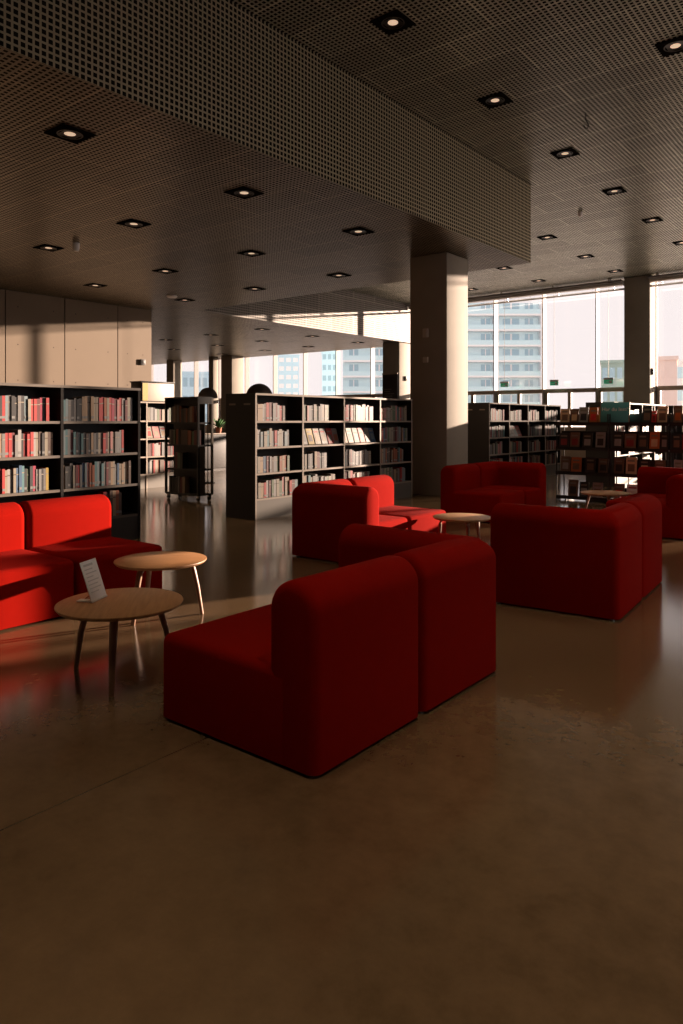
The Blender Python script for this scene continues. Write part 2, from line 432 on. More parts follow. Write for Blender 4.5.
# ------------------------------------------------------------------ modular sofas
DEP, THK, TOP, SEAT, Z0 = .96, .26, .755, .40, .014
def back_mesh(L, arm):
    """upholstered back, round on top, swept along the rear edge and round the corner along the arm"""
    yb = -DEP/2+THK/2; g = .009
    if arm == 0: path = [(-L/2+g, yb), (L/2-g, yb)]
    elif arm > 0: path = [(-L/2+g, yb), (L/2-THK/2-g, yb), (L/2-THK/2-g, DEP/2)]
    else: path = [(-L/2+THK/2+g, DEP/2), (-L/2+THK/2+g, yb), (L/2-g, yb)]
    rad = THK/2; NS = 16
    prof = [(-rad, Z0)] + [(-rad*math.cos(PI*k/NS), TOP-rad*.92+rad*.92*math.sin(PI*k/NS)) for k in range(NS+1)] + [(rad, Z0)]
    b = MB(); i = b.mi(M['fabric']); bm = b.bm; rings = []
    P = [Vector((x, y)) for x, y in path]
    for k, p in enumerate(P):
        ds = []
        if k > 0: ds.append((P[k]-P[k-1]).normalized())
        if k < len(P)-1: ds.append((P[k+1]-P[k]).normalized())
        ns = [Vector((-d.y, d.x)) for d in ds]
        nn = sum(ns, Vector((0, 0))); nn = nn/nn.length; nn = nn/ max(.2, nn.dot(ns[0]))
        rings.append([bm.verts.new((p.x-nn.x*u, p.y-nn.y*u, z)) for u, z in prof])
    for a, c in zip(rings, rings[1:]):
        for j in range(len(prof)-1): bm.faces.new((a[j], a[j+1], c[j+1], c[j]))
        bm.faces.new((a[-1], a[0], c[0], c[-1]))
    bm.faces.new(rings[0]); bm.faces.new(list(reversed(rings[-1])))
    return b
def sofa_module(L, arm, label, loc, rz):
    t = thing('sofa_corner_module' if arm else 'sofa_module', label, 'sofa', loc, rz, 'red modular sofas')
    bk = back_mesh(L, arm).build('backrest', t, .045, 4, 38, sharp=50, skip=lambda e: all(v.co.z < Z0+.001 for v in e.verts))
    x0, x1 = -L/2+.008, L/2-.008
    if arm > 0: x1 = L/2-THK+.09
    if arm < 0: x0 = -L/2+THK-.09
    y0 = -DEP/2+THK-.09
    def rear(e): return all(v.co.y < y0+.001 for v in e.verts) or (arm > 0 and all(v.co.x > x1-.001 for v in e.verts)) or (arm < 0 and all(v.co.x < x0+.001 for v in e.verts))
    b = MB(); b.box((x0, y0, Z0), (x1, DEP/2+.001, SEAT), M['fabric']); b.build('seat', t, .045, 4, sharp=50, skip=lambda e: rear(e) or all(v.co.z < Z0+.001 for v in e.verts))
    for sx in (-1, 1):
        for sy in (-1, 1):
            b = MB(); b.lathe([(0, 0), (.016, 0), (.020, Z0+.006), (0, Z0+.006)], M['steel'], (sx*(L/2-.06), sy*(DEP/2-.06), 0), 12); b.build('foot', t)
    return t
def sofa_pair(corner_back, rz, lens, arms, labels, first):
    """two modules whose shared back starts at corner_back and runs along local +x (first=0) """
    R2 = Matrix.Rotation(rz, 2); x = 0.
    for L, a, lab in zip(lens, arms, labels):
        c = Vector(corner_back) + R2 @ Vector((first*(x+L/2), DEP/2))
        sofa_module(L, a, lab, (c.x, c.y, 0), rz); x += L
# near sofa, back to the camera
sofa_pair((-1.815, 2.105), R(90), (.79, .80), (0, 1), ('red armless sofa module with its back to camera, nearest of all', 'red corner sofa module behind the nearest armless one, back to camera'), 1)
# sofa to its right, slightly turned
sofa_pair((-1.60, 5.08), R(94), (.77, .78), (-1, 0), ('red corner sofa module with dark arm side, beside the big bright floor reflection', 'narrow red sofa module seen end-on past the dark corner module'), 1)
# sunlit sofa before the long bookcase
sofa_pair((-5.04, 5.47), R(-90), (.78, .78), (1, 0), ('half sunlit red corner sofa module in front of long bookcase', 'sunlit red sofa module beyond the half sunlit corner module'), -1)
# sofa by the big column
sofa_pair((-5.31, 8.90), R(-90), (.78, .78), (0, -1), ('shaded red sofa module with round back end, beside the big column', 'shaded red corner sofa module near the big column'), -1)
# sofa cut by the frame
sofa_pair((-2.05, 9.02), R(90), (.78, .78), (0, 1), ('red sofa module cut off by the right picture edge', 'red corner sofa module at right edge, before the book rack'), 1)
# bright sofa at the left
sofa_pair((-5.68, 2.09), R(-90), (.78, .78), (0, 0), ('bright sunlit red sofa module cut off by the left picture edge', 'bright sunlit red sofa module between left bookcase and round tables'), -1)

# ------------------------------------------------------------------ round tables
def make_table(label, loc, rz, r, h=.40):
    t = thing('coffee_table', label, 'table', loc, rz, 'round wooden coffee tables')
    b = MB(); b.lathe([(0, h-.020), (r-.012, h-.020), (r, h-.006), (r-.001, h-.001), (r-.004, h), (0, h)], M['oak'], n=64); b.build('tabletop', t)
    for k in range(3):
        a = 2*PI*k/3; ca, sa = math.cos(a), math.sin(a)
        pts = [(.05, h-.034), (.16, h-.034), (.205, h-.037), (.225, h-.055), (.233, h-.085), (r*.80, h*.5), (r*.90, .0)]
        b = MB(); b.tube([(p*ca, p*sa, z) for p, z in pts], [.014, .018, .021, .022, .022, .019, .0145], M['oak_leg'], 12, flat=.8); b.build('leg', t)
    return t
def rel(deg): return R(deg)+YAW
make_table('round oak coffee table holding a white card, nearest the camera', (-3.405, 2.33, 0), rel(-81), .337, .405)
make_table('round oak coffee table with sunlit legs behind the card table', (-4.24, 3.24, 0), rel(5), .325)
make_table('round oak coffee table beside the half sunlit red sofa', (-3.67, 6.61, 0), rel(-85), .30)
make_table('small far round oak table before the black book rack', (-3.34, 10.04, 0), rel(-100), .335)

# folded menu card with its clip on the near table
def card():
    # an upright sheet seen at a steep angle, leaning away to the left, on a small foot
    zt = .4055
    pA, pB = cam2world(-1.352, 3.90, zt), cam2world(-1.318, 4.05, zt)
    d = (pB-pA); L = d.length; rz = math.atan2(d.y, d.x)
    t = thing('table_card', 'white printed card leaning on the near round table', 'card', (*((pA+pB)/2).xy, zt+.003), rz)
    b = MB(); b.box((-L/2, .0, .004), (L/2, .003, .226), M['card'])
    o = b.build('sheet', t, .0008, 1); o.rotation_euler = (R(-19), 0, 0)
    b = MB()
    for k in range(8):
        w = L*(.30, .26, .36, .22, .36, .30, .36, .26)[k]
        z = .196-k*.021
        b.box((-L*.36, -.0007, z), (-L*.36+2*w*.95, .0, z+(.006 if k else .012)), M['print'])
    b.build('printed_lines', o)
    b = MB(); b.box((-L*.45, .006, 0), (-L*.15, .10, .006), M['white_plastic']); b.box((-L*.5, -.003, 0), (L*.5, .012, .010), M['white_plastic'])
    b.build('foot', t, .001, 1)
    b = MB(); b.tube([(0, .008, .012), (-.01, .04, .035), (-.02, .075, .006)], .003, M['terracotta'], 6); b.build('clip', t)
card()

# ------------------------------------------------------------------ books
def book_mesh(col, label=False):
    """a closed book 1 x 1 x 1: spine at y=0, boards left and right, page block inside"""
    b = MB(); c = M['b_'+col]
    b.box((0, 0, 0), (.10, 1, 1), c); b.box((.90, 0, 0), (1, 1, 1), c); b.box((.10, 0, 0), (.90, .06, 1), c)
    b.box((.10, .06, .02), (.90, .985, .975), M['page'])
    if label:
        b.box((.04, -.012, .10), (.96, .0, .20), M['b_silver'])
    else:
        b.box((.04, -.008, .72), (.96, .0, .76), M['b_cream' if col not in ('cream', 'white', 'tan') else 'b_brown'])
    o = b.build('book_source'); me = o.data; me.name = 'book_'+col+('_marked' if label else '')
    bpy.data.objects.remove(o); return me
BM = {}
def bmesh_for(col):
    k = (col, random.random() < .45)
    if k not in BM: BM[k] = book_mesh(*k)
    return BM[k]
BOOKS = 0
def put_book(mtx_loc, rz, col, w, d, h, label, group, tilt=0.):
    """book with its left spine corner at loc; w along local x, d into the shelf, h up"""
    global BOOKS
    o = bpy.data.objects.new('book', bmesh_for(col)); COL.objects.link(o)
    o.location = mtx_loc; o.rotation_euler = (0, tilt, rz); o.scale = (w, d, h)
    BOOKS += 1
    return tag(o, label, 'book', group)

PAL_WARM = ['red']*4+['white']*3+['cream']*4+['pink']*2+['tan']*2+['maroon']*3+['grey', 'silver', 'black', 'black', 'brown', 'brown', 'orange', 'green']
PAL_MIX = ['white']*3+['cream']*3+['silver']*2+['grey']*2+['tan']*2+['green']*2+['red', 'pink', 'teal', 'blue', 'maroon', 'black', 'black', 'brown', 'brown', 'lightblue', 'orange']
PAL_DARK = ['black']*3+['grey']*3+['brown']*2+['cream']*3+['silver']*2+['green', 'teal', 'maroon', 'tan']

SHELVES = [.296, .653, 1.02, 1.388]
CASE_H = 1.776
def bookcase(name, label, loc, rz, bays, bay, depth, back=True, slots=True, edge='ply', group='black bookcases'):
    """run of bays along local x; shelf fronts at y=0"""
    t = thing(name, label, 'bookcase', loc, rz, group)
    L = bays*bay; E = {'-y': M[edge]}
    for k in range(bays+1):
        x0 = k*bay-.016 if 0 < k < bays else (0. if k == 0 else L-.032)
        o = boxobj('end_panel' if k in (0, bays) else 'divider', (x0, 0, 0), (x0+.032, depth, CASE_H-.028), M['black'], t, faces=E if edge == 'ply' else {'-y': M['edge_black']})
        if k == 0 and slots:
            for yy in (.10, depth-.20):
                s_ = boxobj('finger_slot', (-.003, yy, CASE_H-.165), (.001, yy+.13, CASE_H-.14), M['ply'], o)
    boxobj('top_board', (-.002, -.004, CASE_H-.028), (L+.002, depth, CASE_H), M['black'], t, faces=E)
    boxobj('plinth', (.032, .012, 0), (L-.032, .04, SHELVES[0]-.028), M['plinth'] if edge == 'ply' else M['black'], t)
    yb = depth/2 if depth > .5 else depth-.02
    for k in range(bays):
        a, c = (k*bay+.016 if k else .032), ((k+1)*bay-.016 if k+1 < bays else L-.032)
        for z in SHELVES:
            boxobj('shelf', (a+.001, .004, z-.028), (c-.001, depth-.01, z), M['black'], t, faces=E)
        if back: boxobj('back_panel', (a, yb, SHELVES[0]), (c, yb+.012, CASE_H-.028), M['black'], t)
    return t
def row_label(col, i, rowname, where):
    return '%s book, %s from left, %s, %s' % (CN.get(col, col), ORD[min(i, 30)], rowname, where)
ROWN = ['bottom shelf', 'third shelf', 'second shelf', 'top shelf']     # by index into SHELVES
def fill_row(case_loc, rz, x0, x1, z, cols, rowname, where, group, wr=(.026, .048), hr=(.205, .262), depth=(.15, .2), front=.035, stuff=None, seq=False):
    """books side by side from x0 towards x1 in the bookcase's own axes"""
    rot = Matrix.Rotation(rz, 3, 'Z'); x = x0; i = 0; h0 = random.uniform(*hr)
    while x < x1:
        w = random.uniform(*wr)
        if x+w > x1+.01: break
        if seq and i >= len(cols): break
        col = cols[i] if seq else random.choice(cols)
        if random.random() < .45: h0 = random.uniform(*hr)
        h = h0+random.uniform(-.006, .006); d = random.uniform(*depth); i += 1
        yf = front+random.uniform(-.008, .010)
        if stuff is not None: stuff.append((case_loc, rz, x, yf, z+.0012, w, d, h, col))
        else:
            p = rot @ Vector((x, yf, z+.0008)) + Vector(case_loc)
            put_book(p, rz, col, w-.0012, d, h, row_label(col, i, rowname, where), group)
        x += w
    return x

# bookcase behind the bright sofas
LC = (-7.18, 2.19, 0); RZ = R(90)
bookcase('bookcase', 'black bookcase full of books behind the bright left sofas', LC, RZ, 3, 1.0, .40, edge='edge_dark')
wl_ = 'bookcase behind left sofas'
r = lambda s: s.split()
g = 'books in the bookcase behind the left sofas'
rowsA = {3: ('black crimson grey black red lightblue grey black black grey black lightblue cream red red maroon crimson black red', .79),
         2: ('brown cream black tan grey red red maroon silver white black red red red white cream brown black cream brown tan', .84),
         1: ('brown red maroon red red cream white grey cream blue blue teal black green black crimson grey silver black grey yellow', .82)}
rowsB = {3: ('teal lightblue grey black grey black black tan tan cream tan cream cream red red orange cream red crimson maroon pink red white maroon cream white', .93),
         2: ('lightblue teal silver maroon teal black lightblue teal black brown black tan grey black cream brown red maroon cream pink cream grey silver silver red', .80),
         1: ('tan black black grey cream maroon red silver blue lightblue pink orange orange teal lightblue black teal grey maroon brown tan cream silver blue cream tan cream tan brown', .90)}
for z_i, (cs, end) in rowsA.items():
    cs = r(cs); n_ = len(cs); end += .07; ww = (end-.24)/n_
    fill_row(LC, RZ, 1.24, 1.0+end, SHELVES[z_i], cs, ROWN[z_i], 'near bay, '+wl_, g, wr=(ww*.9, ww*1.1), hr=(.23, .275), seq=True)
for z_i, (cs, end) in rowsB.items():
    cs = r(cs); n_ = len(cs); ww = (end-.04)/n_
    fill_row(LC, RZ, 2.025, 2.0+end, SHELVES[z_i], cs, ROWN[z_i], 'far bay, '+wl_, g, wr=(ww*.9, ww*1.1), hr=(.23, .275), seq=True)
fill_row(LC, RZ, 2.52, 2.80, SHELVES[0], r('red maroon brown tan orange brown'), ROWN[0], 'far bay, '+wl_, g, wr=(.038, .05), hr=(.26, .29), seq=True)

# long bookcase before the column
MC = (-7.18, 7.09, 0)
bookcase('bookcase', 'long pale-edged bookcase running up to the big concrete column', MC, RZ, 4, 1.0, .60)
STUFF = []
mids = {(0, 3): (PAL_WARM, .64), (0, 2): (PAL_MIX+['red', 'crimson'], .74), (0, 1): (PAL_MIX, .76), (0, 0): (PAL_WARM+PAL_MIX, .92),
        (1, 3): (PAL_MIX, .68), (1, 1): (PAL_DARK, .62), (1, 0): (PAL_MIX, .80),
        (2, 3): (PAL_WARM, .86), (2, 1): (PAL_DARK, .80), (2, 0): (PAL_WARM, .76),
        (3, 3): (PAL_MIX+['pink', 'pink'], .86), (3, 2): (PAL_MIX, .90), (3, 1): (PAL_DARK+['red', 'orange'], .78), (3, 0): (PAL_MIX, .84)}
BAYN = ['first', 'second', 'third', 'fourth']
for (k, z_i), (pal, end) in mids.items():
    hid = z_i == 0 and k in (1, 2)
    fill_row(MC, RZ, k+.035, k+end, SHELVES[z_i], pal, ROWN[z_i], '%s bay, long bookcase by column' % BAYN[k], 'books in the long bookcase by the column', wr=(.037, .066) if z_i else (.045, .07), hr=(.215, .268), stuff=STUFF if hid else None)

def booklet(name, cat, loc, rz, w, h, th, lean, col, art, label, group, pre='b_'):
    """face-out book or magazine leaning back: cover, page block, picture on the cover"""
    t = thing(name, label, cat, loc, rz, group)
    b = MB(); b.box((-w/2, -th, 0), (w/2, -th+.003, h), M[pre+col]); b.box((-w/2, -.003, 0), (w/2, 0, h), M[pre+col]); b.box((-w/2, -th, 0), (-w/2+.003, 0, h), M[pre+col])
    o = b.build('cover', t); o.rotation_euler = (-lean, 0, 0)
    b = MB(); b.box((-w/2+.003, -th+.003, .004), (w/2-.004, -.003, h-.004), M['page']); b.build('page_block', o)
    b = MB(); b.box((-w*.32, -th-.0012, h*.18), (w*.32, -th, h*.60), M[pre+art]); b.box((-w*.36, -th-.0012, h*.74), (w*.30, -th, h*.84), M['b_cream' if col not in ('cream', 'white') else 'b_red'])
    b.build('cover_picture', o)
    return t
def on_case(case, rz, x, y, z): 
    p = Matrix.Rotation(rz, 3, 'Z') @ Vector((x, y, z)) + Vector(case); return (p.x, p.y, p.z)
mg = 'magazines on the second shelf of the long bookcase'
for k, (col, art, cc) in enumerate((('white', 'grey', 1.125), ('yellow', 'brown', 1.285), ('cream', 'tan', 1.445), ('white', 'cream', 1.605), ('red', 'brown', 1.765), ('silver', 'orange', 1.90))):
    booklet('magazine', 'magazine', on_case(MC, RZ, cc, .085, SHELVES[2]+.004), RZ, .135, .25, .012, R(17), col, art, '%s magazine, %s from left, second shelf, second bay, long bookcase' % (col, ORD[k+1]), mg)
for k, (col, art, cc) in enumerate((('tan', 'orange', 2.12), ('cream', 'brown', 2.28), ('brown', 'silver', 2.44), ('red', 'grey', 2.60), ('silver', 'cream', 2.76), ('blue', 'lightblue', 2.90))):
    booklet('magazine', 'magazine', on_case(MC, RZ, cc, .085, SHELVES[2]+.004), RZ, .135, .25, .012, R(17), col, art, '%s magazine, %s from left, second shelf, third bay, long bookcase' % (CN.get(col, col), ORD[k+1]), mg)

# bookcases further back: their books are one mass
RC = (-7.15, 14.06, 0)
bookcase('bookcase', 'pale-edged bookcase beyond the big column under the windows', RC, RZ, 4, 1.0, .60)
for k in range(4):
    for z_i in range(4):
        if (k, z_i) == (1, 2): continue
        pal = PAL_MIX+PAL_WARM if z_i > 1 else PAL_DARK+PAL_WARM
        fill_row(RC, RZ, k+.05, k+random.uniform(.72, .9), SHELVES[z_i], pal, '', '', '', wr=(.035, .06), hr=(.21, .27), stuff=STUFF)
for k, (col, art) in enumerate((('white', 'silver'), ('white', 'grey'), ('white', 'lightblue'), ('red', 'maroon'))):
    booklet('magazine', 'magazine', on_case(RC, RZ, 1.14+.2*k, .09, SHELVES[2]+.004), RZ, .19, .26, .012, R(22), col, art, '%s magazine, %s from left, bookcase under the windows' % (col, ORD[k+1]), 'magazines in the bookcase under the windows')
CC = (-4.91, 15.3, 0)
bookcase('bookcase', 'bookcase with white-lit top edge behind the black book rack', CC, RZ, 4, 1.0, .60)
for k in range(4):
    for z_i in range(4):
        fill_row(CC, RZ, k+.06, k+random.uniform(.5, .9), SHELVES[z_i], PAL_DARK+PAL_MIX+PAL_DARK+PAL_WARM, '', '', '', wr=(.035, .06), hr=(.21, .27), stuff=STUFF)
SC = (-12.3, 8.0, 0)
bookcase('bookcase', 'bookcase under a cream display box by the concrete wall', SC, RZ, 2, 1.05, .40)
for k in range(2):
    for z_i in (0, 1, 3):
        fill_row(SC, RZ, k*1.05+.06, k*1.05+.93, SHELVES[z_i], PAL_WARM+PAL_DARK+['red']*4, '', '', '', wr=(.035, .07), hr=(.22, .29), stuff=STUFF)
for k, (col, art) in enumerate((('cream', 'teal'), ('white', 'brown'), ('tan', 'orange'), ('cream', 'red'), ('pink', 'cream'), ('white', 'tan'))):
    booklet('magazine', 'magazine', on_case(SC, RZ, (.55, .74, .93, 1.17, 1.36, 1.55)[k], .085, SHELVES[2]+.004), RZ, .165, .25, .012, R(18), col, art, '%s picture magazine, %s from left, bookcase under the cream box' % (col, ORD[k+1]), 'magazines in the bookcase under the cream box')
# cream display box on top of it
t = thing('display_box', 'cream fronted box standing on the bookcase by concrete wall', 'box', on_case(SC, RZ, .93, 0, CASE_H+.001), RZ)
boxobj('body', (0, .03, 0), (.83, .38, .40), M['black'], t, .006)
boxobj('front_panel', (.015, .012, .015), (.815, .029, .385), M['cream'], t, .004)
boxobj('top', (-.02, 0, .40), (.85, .40, .42), M['black'], t, .004)
boxobj('yellow_strip', (.02, .008, .02), (.15, .0115, .38), M['b_yellow'], t)

# mobile book trolley
TC = (-10.48, 8.09, 0)
t = thing('book_trolley', 'tall black book trolley on castors between two bookcases', 'trolley', TC, 0)
W, D = .90, .35
for x in (0, W-.03):
    b = MB(); b.box((x, 0, .10), (x+.03, .04, CASE_H), M['black']); b.box((x, D-.04, .10), (x+.03, D, CASE_H), M['black'], faces={'-y': M['ply'], '+x': M['ply'], '-x': M['ply']})
    b.box((x, .04, CASE_H-.10), (x+.03, D-.04, CASE_H), M['black']); b.build('side_frame', t)
boxobj('top_board', (0, -.005, CASE_H), (W, D, CASE_H+.025), M['black'], t)
TSH = [.12, .55, .97, 1.36]
for z in TSH: boxobj('shelf', (.03, .0, z-.03), (W-.03, D, z), M['black'], t)
boxobj('back_panel', (.03, D/2, .12), (W-.03, D/2+.012, CASE_H), M['black'], t)
for x in (.05, W-.05):
    for y in (.05, D-.05):
        b = MB(); b.box((x-.02, y-.025, .055), (x+.02, y+.025, .092), M['steel'])
        b.tube([(x-.014, y, .036), (x+.014, y, .036)], .035, M['dark_metal'], 16); b.build('castor', t)
for z_i, z in enumerate(TSH):
    fill_row(TC, 0, .06+(.3 if z_i == 1 else .1)*random.random(), (.55, .5, .86, .8)[z_i], z, ['tan', 'brown', 'grey', 'black', 'maroon', 'green', 'orange', 'brown', 'black'], '', '', '', wr=(.04, .075), hr=(.24, .3), depth=(.10, .135), front=.02, stuff=STUFF)

# low counter with a plant, far back
t = thing('low_cabinet', 'low dark cabinet far back beside the long bookcase', 'cabinet', tuple(cam2world(-3.6, 20.3)), R(90))
boxobj('body', (-.9, -.25, .06), (.9, .25, 1.0), M['black'], t, .006)
boxobj('worktop', (-.93, -.28, 1.0), (.93, .28, 1.03), M['ply'], t, .004)
boxobj('plinth', (-.86, -.21, 0), (.86, .21, .06), M['dark_metal'], t)
pt = cam2world(-3.45, 20.2, 1.031)
t = thing('potted_plant', 'small leafy plant standing on the low dark cabinet', 'plant', tuple(pt))
b = MB(); b.lathe([(0, 0), (.07, 0), (.095, .16), (.10, .17), (.085, .17), (.08, .15), (0, .15)], M['terracotta'], n=20); b.build('pot', t)
b = MB()
for k in range(60):
    a, e = random.uniform(0, 2*PI), random.uniform(.2, 1.4); L = random.uniform(.16, .40); d = Vector((math.cos(a)*math.cos(e), math.sin(a)*math.cos(e), math.sin(e)))
    s = d.cross(Vector((0, 0, 1))).normalized()*.03; p0 = Vector((0, 0, .14)); p1 = p0+d*L*.6; p2 = p0+d*L-Vector((0, 0, .06))
    i_ = b.mi(M['leaf']); vs = [b.bm.verts.new(v) for v in (p0, p1+s, p2, p1-s)]; b.bm.faces.new(vs).material_index = i_
b.build('foliage', t)

# ------------------------------------------------------------------ black display racks with face-out books
RKZ = [.062, .485, .91, 1.335]
def rack(name, label, x0, w, dep=.36):
    t = thing(name, label, 'rack', (x0, 12.2, 0), 0, 'black display racks')
    for x in (.012, w-.012):
        for y in (.012, dep-.012):
            b = MB(); b.tube([(x, y, .045), (x, y, 1.50)], .010, M['dark_metal'], 8); b.build('post', t)
    for z in RKZ:
        b = MB(); b.box((0, 0, z-.022), (w, dep, z), M['dark_metal']); b.box((.0, -.004, z-.03), (w, .0, z+.028), M['dark_metal']); b.build('shelf', t)
    for z, hh in zip(RKZ, (.0 if x0 < -4.5 else .20, .26, .30, .17)):
        if hh: boxobj('back_panel', (.02, dep*.62, z+.002), (w-.02, dep*.62+.01, z+hh), M['dark_metal'], t)
    for z in RKZ[1:]:
        b = MB(); b.tube([(.012, dep-.03, z+.16), (w-.012, dep-.03, z+.16)], .006, M['dark_metal'], 8); b.build('rail', t)
    for x in (.06, w-.06):
        for y in (.05, dep-.05):
            b = MB(); b.box((x-.016, y-.016, .030), (x+.016, y+.016, .039), M['steel'])
            b.tube([(x-.010, y, .019), (x+.010, y, .019)], .018, M['dark_metal'], 14); b.build('castor', t)
    return t
racks = [('display_rack', 'black wire book rack with open lower end, before the windows', -4.92, .91), ('display_rack', 'black book rack carrying the teal sign', -4.0, .93), ('display_rack', 'narrow black book rack cut by the right picture edge', -3.05, .32)]
for n_, l_, x_, w_ in racks: rack(n_, l_, x_, w_)
bookcase('bookcase', 'last pale-edged bookcase, added near the windows to block low sun', (-4.91, 20.0, 0), RZ, 4, 1.0, .60)  # added to keep low sun off the bookcase under the windows
bookcase('bookcase', 'added unseen bookcase beyond the right picture edge, shading a left sofa', (-1.24, 12.2, 0), 0, 1, .42, .36, slots=False)  # added out of view so its shadow falls on the left sofa's front
tiers = {
 (0, 3): [('tan', 'brown', .16, .30, .10), ('brown', 'tan', .14, .30, .27), ('grey', 'black', .16, .33, .43), ('orange', 'red', .14, .32, .60), ('orange', 'yellow', .15, .33, .755)],
 (0, 2): [('black', 'maroon', .17, .26, .12), ('brown', 'maroon', .16, .27, .31), ('black', 'grey', .17, .26, .53), ('grey', 'black', .16, .28, .75)],
 (0, 1): [('brown', 'grey', .16, .27, .11), ('orange', 'brown', .18, .26, .30), ('black', 'brown', .17, .27, .55), ('brown', 'black', .17, .25, .77)],
 (0, 0): [('brown', 'black', .17, .30, .28), ('black', 'grey', .16, .27, .47), ('grey', 'brown', .17, .27, .70)],
 (1, 3): [('black', 'brown', .15, .34, .56), ('red', 'maroon', .07, .24, .67), ('tan', 'brown', .16, .33, .80)],
 (1, 2): [('black', 'grey', .17, .28, .12), ('brown', 'maroon', .18, .26, .32), ('black', 'brown', .16, .27, .52), ('orange', 'tan', .15, .29, .70), ('black', 'grey', .11, .28, .85)],
 (1, 1): [('brown', 'black', .16, .27, .11), ('tan', 'brown', .17, .29, .31), ('black', 'tan', .16, .27, .52), ('brown', 'pink', .16, .26, .76)],
 (1, 0): [('brown', 'red', .17, .27, .14), ('white', 'silver', .20, .27, .36), ('black', 'red', .18, .26, .62)],
 (2, 3): [('brown', 'orange', .13, .34, .085), ('red', 'orange', .12, .34, .225)],
 (2, 2): [('black', 'brown', .13, .27, .085), ('maroon', 'red', .13, .25, .23)],
 (2, 1): [('grey', 'brown', .13, .27, .085), ('black', 'grey', .13, .25, .23)]}
RN = ['rack with open end', 'rack under the teal sign', 'narrow rack at picture edge']
RW = ['base', 'lower tier', 'middle tier', 'top tier']
for (k, z_i), bl in tiers.items():
    for j, (col, art, w, h, x) in enumerate(bl):
        booklet('display_book', 'book', (racks[k][2]+x, 12.2+.075+.09*(z_i % 2), RKZ[z_i]+.005), random.uniform(-.06, .06), w, h*(.86 if z_i == 3 else 1), .022, R(9), col, art,
                'face-out %s book, %s from left on %s, %s' % (CN.get(col, col), ORD[j+1], RW[z_i], RN[k]), 'face-out books on the display racks', 'd_')
# teal sign standing on the rack's top shelf
t = thing('shelf_sign', 'teal sign with pale lettering standing on black book rack', 'sign', (-3.925, 12.2+.025, RKZ[3]+.004), 0)
b = MB(); b.box((-.23, 0, 0), (.23, .006, .36), M['teal']); bd = b.build('board', t, .001, 1); bd.rotation_euler = (R(-8), 0, 0)
b = MB(); b.box((-.242, -.003, 0), (-.23, .012, .365), M['ply']); b.box((.23, -.003, 0), (.242, .012, .365), M['ply']); b.build('edge_strip', bd)
fc = bpy.data.curves.new('lettering', 'FONT'); fc.body = 'Har du lest?'; fc.size = .088; fc.align_x = 'CENTER'; fc.extrude = .0008
fc.materials.append(M['sign_text'])
fo = bpy.data.objects.new('lettering', fc); COL.objects.link(fo); fo.parent = bd; fo.location = (0, -.0015, .215); fo.rotation_euler = (R(90), 0, 0)
bpy.context.view_layer.update()
tm = bpy.data.meshes.new_from_object(fo.evaluated_get(bpy.context.evaluated_depsgraph_get()))
to = bpy.data.objects.new('lettering_source', tm); COL.objects.link(to); to.parent = bd; to.location = fo.location; to.rotation_euler = fo.rotation_euler
bpy.data.objects.remove(fo); to.name = 'lettering'
if not tm.materials: tm.materials.append(M['sign_text'])

bookcase('bookcase', 'added unseen bookcase behind the black racks, shading the column sofa', (-3.35, 15.5, 0), 0, 2, .88, .36, slots=False)  # unseen addition that keeps the sun off the sofa by the column
# blinds added out of view to dim the sun through three bays
def screen(name, clear):
    m = bpy.data.materials.new(name); m.use_nodes = True; nt = m.node_tree; nt.nodes.clear()
    o = nt.nodes.new('ShaderNodeOutputMaterial'); mx = nt.nodes.new('ShaderNodeMixShader'); mx.inputs[0].default_value = 1-clear
    tr = nt.nodes.new('ShaderNodeBsdfTransparent'); tl = nt.nodes.new('ShaderNodeBsdfTranslucent'); tl.inputs[0].default_value = (.55, .53, .5, 1)
    nt.links.new(tr.outputs[0], mx.inputs[1]); nt.links.new(tl.outputs[0], mx.inputs[2]); nt.links.new(mx.outputs[0], o.inputs[0]); return m
M['dimmer_dense'] = screen('dense_dimmer_cloth', .36); M['dimmer_open'] = screen('open_dimmer_cloth', .6); M['dimmer_fine'] = screen('fine_dimmer_cloth', .85)
for xc, mm, lab in ((-3.74, 'dimmer_dense', 'added unseen dense blind dimming the sun, off to the right'), (-1.84, 'dimmer_fine', 'added unseen thin blind next to the dense one, dimming the sun'), (.06, 'dimmer_open', 'added unseen thin blind farthest from the columns, dimming the sun')):
    t = thing('added_sun_blind', lab, 'blind', (xc, GY-.36, 0), 0, 'added sun-dimming blinds')
    boxobj('cloth', (-.93, -.0005, 1.2), (.93, .0005, 5.65), M[mm], t)
    b = MB(); b.tube([(-.93, 0, 1.2), (.93, 0, 1.2)], .02, M['steel'], 10); b.build('bottom_bar', t)

# the mass of far books
b = MB()
for (cl, rz, x, yf, z, w, d, h, col) in STUFF:
    rot = Matrix.Rotation(rz, 3, 'Z'); i0 = len(b.bm.verts)
    vs = b.box((x, yf, z), (x+w-.0015, yf+d, z+h), M['b_'+col], faces={'+z': M['page'], '+y': M['page']})
    for v in vs: v.co = rot @ v.co + Vector(cl)
o = b.build('far_books'); o['kind'] = 'stuff'; o['label'] = 'rows of small far books in the distant bookcases and trolley'

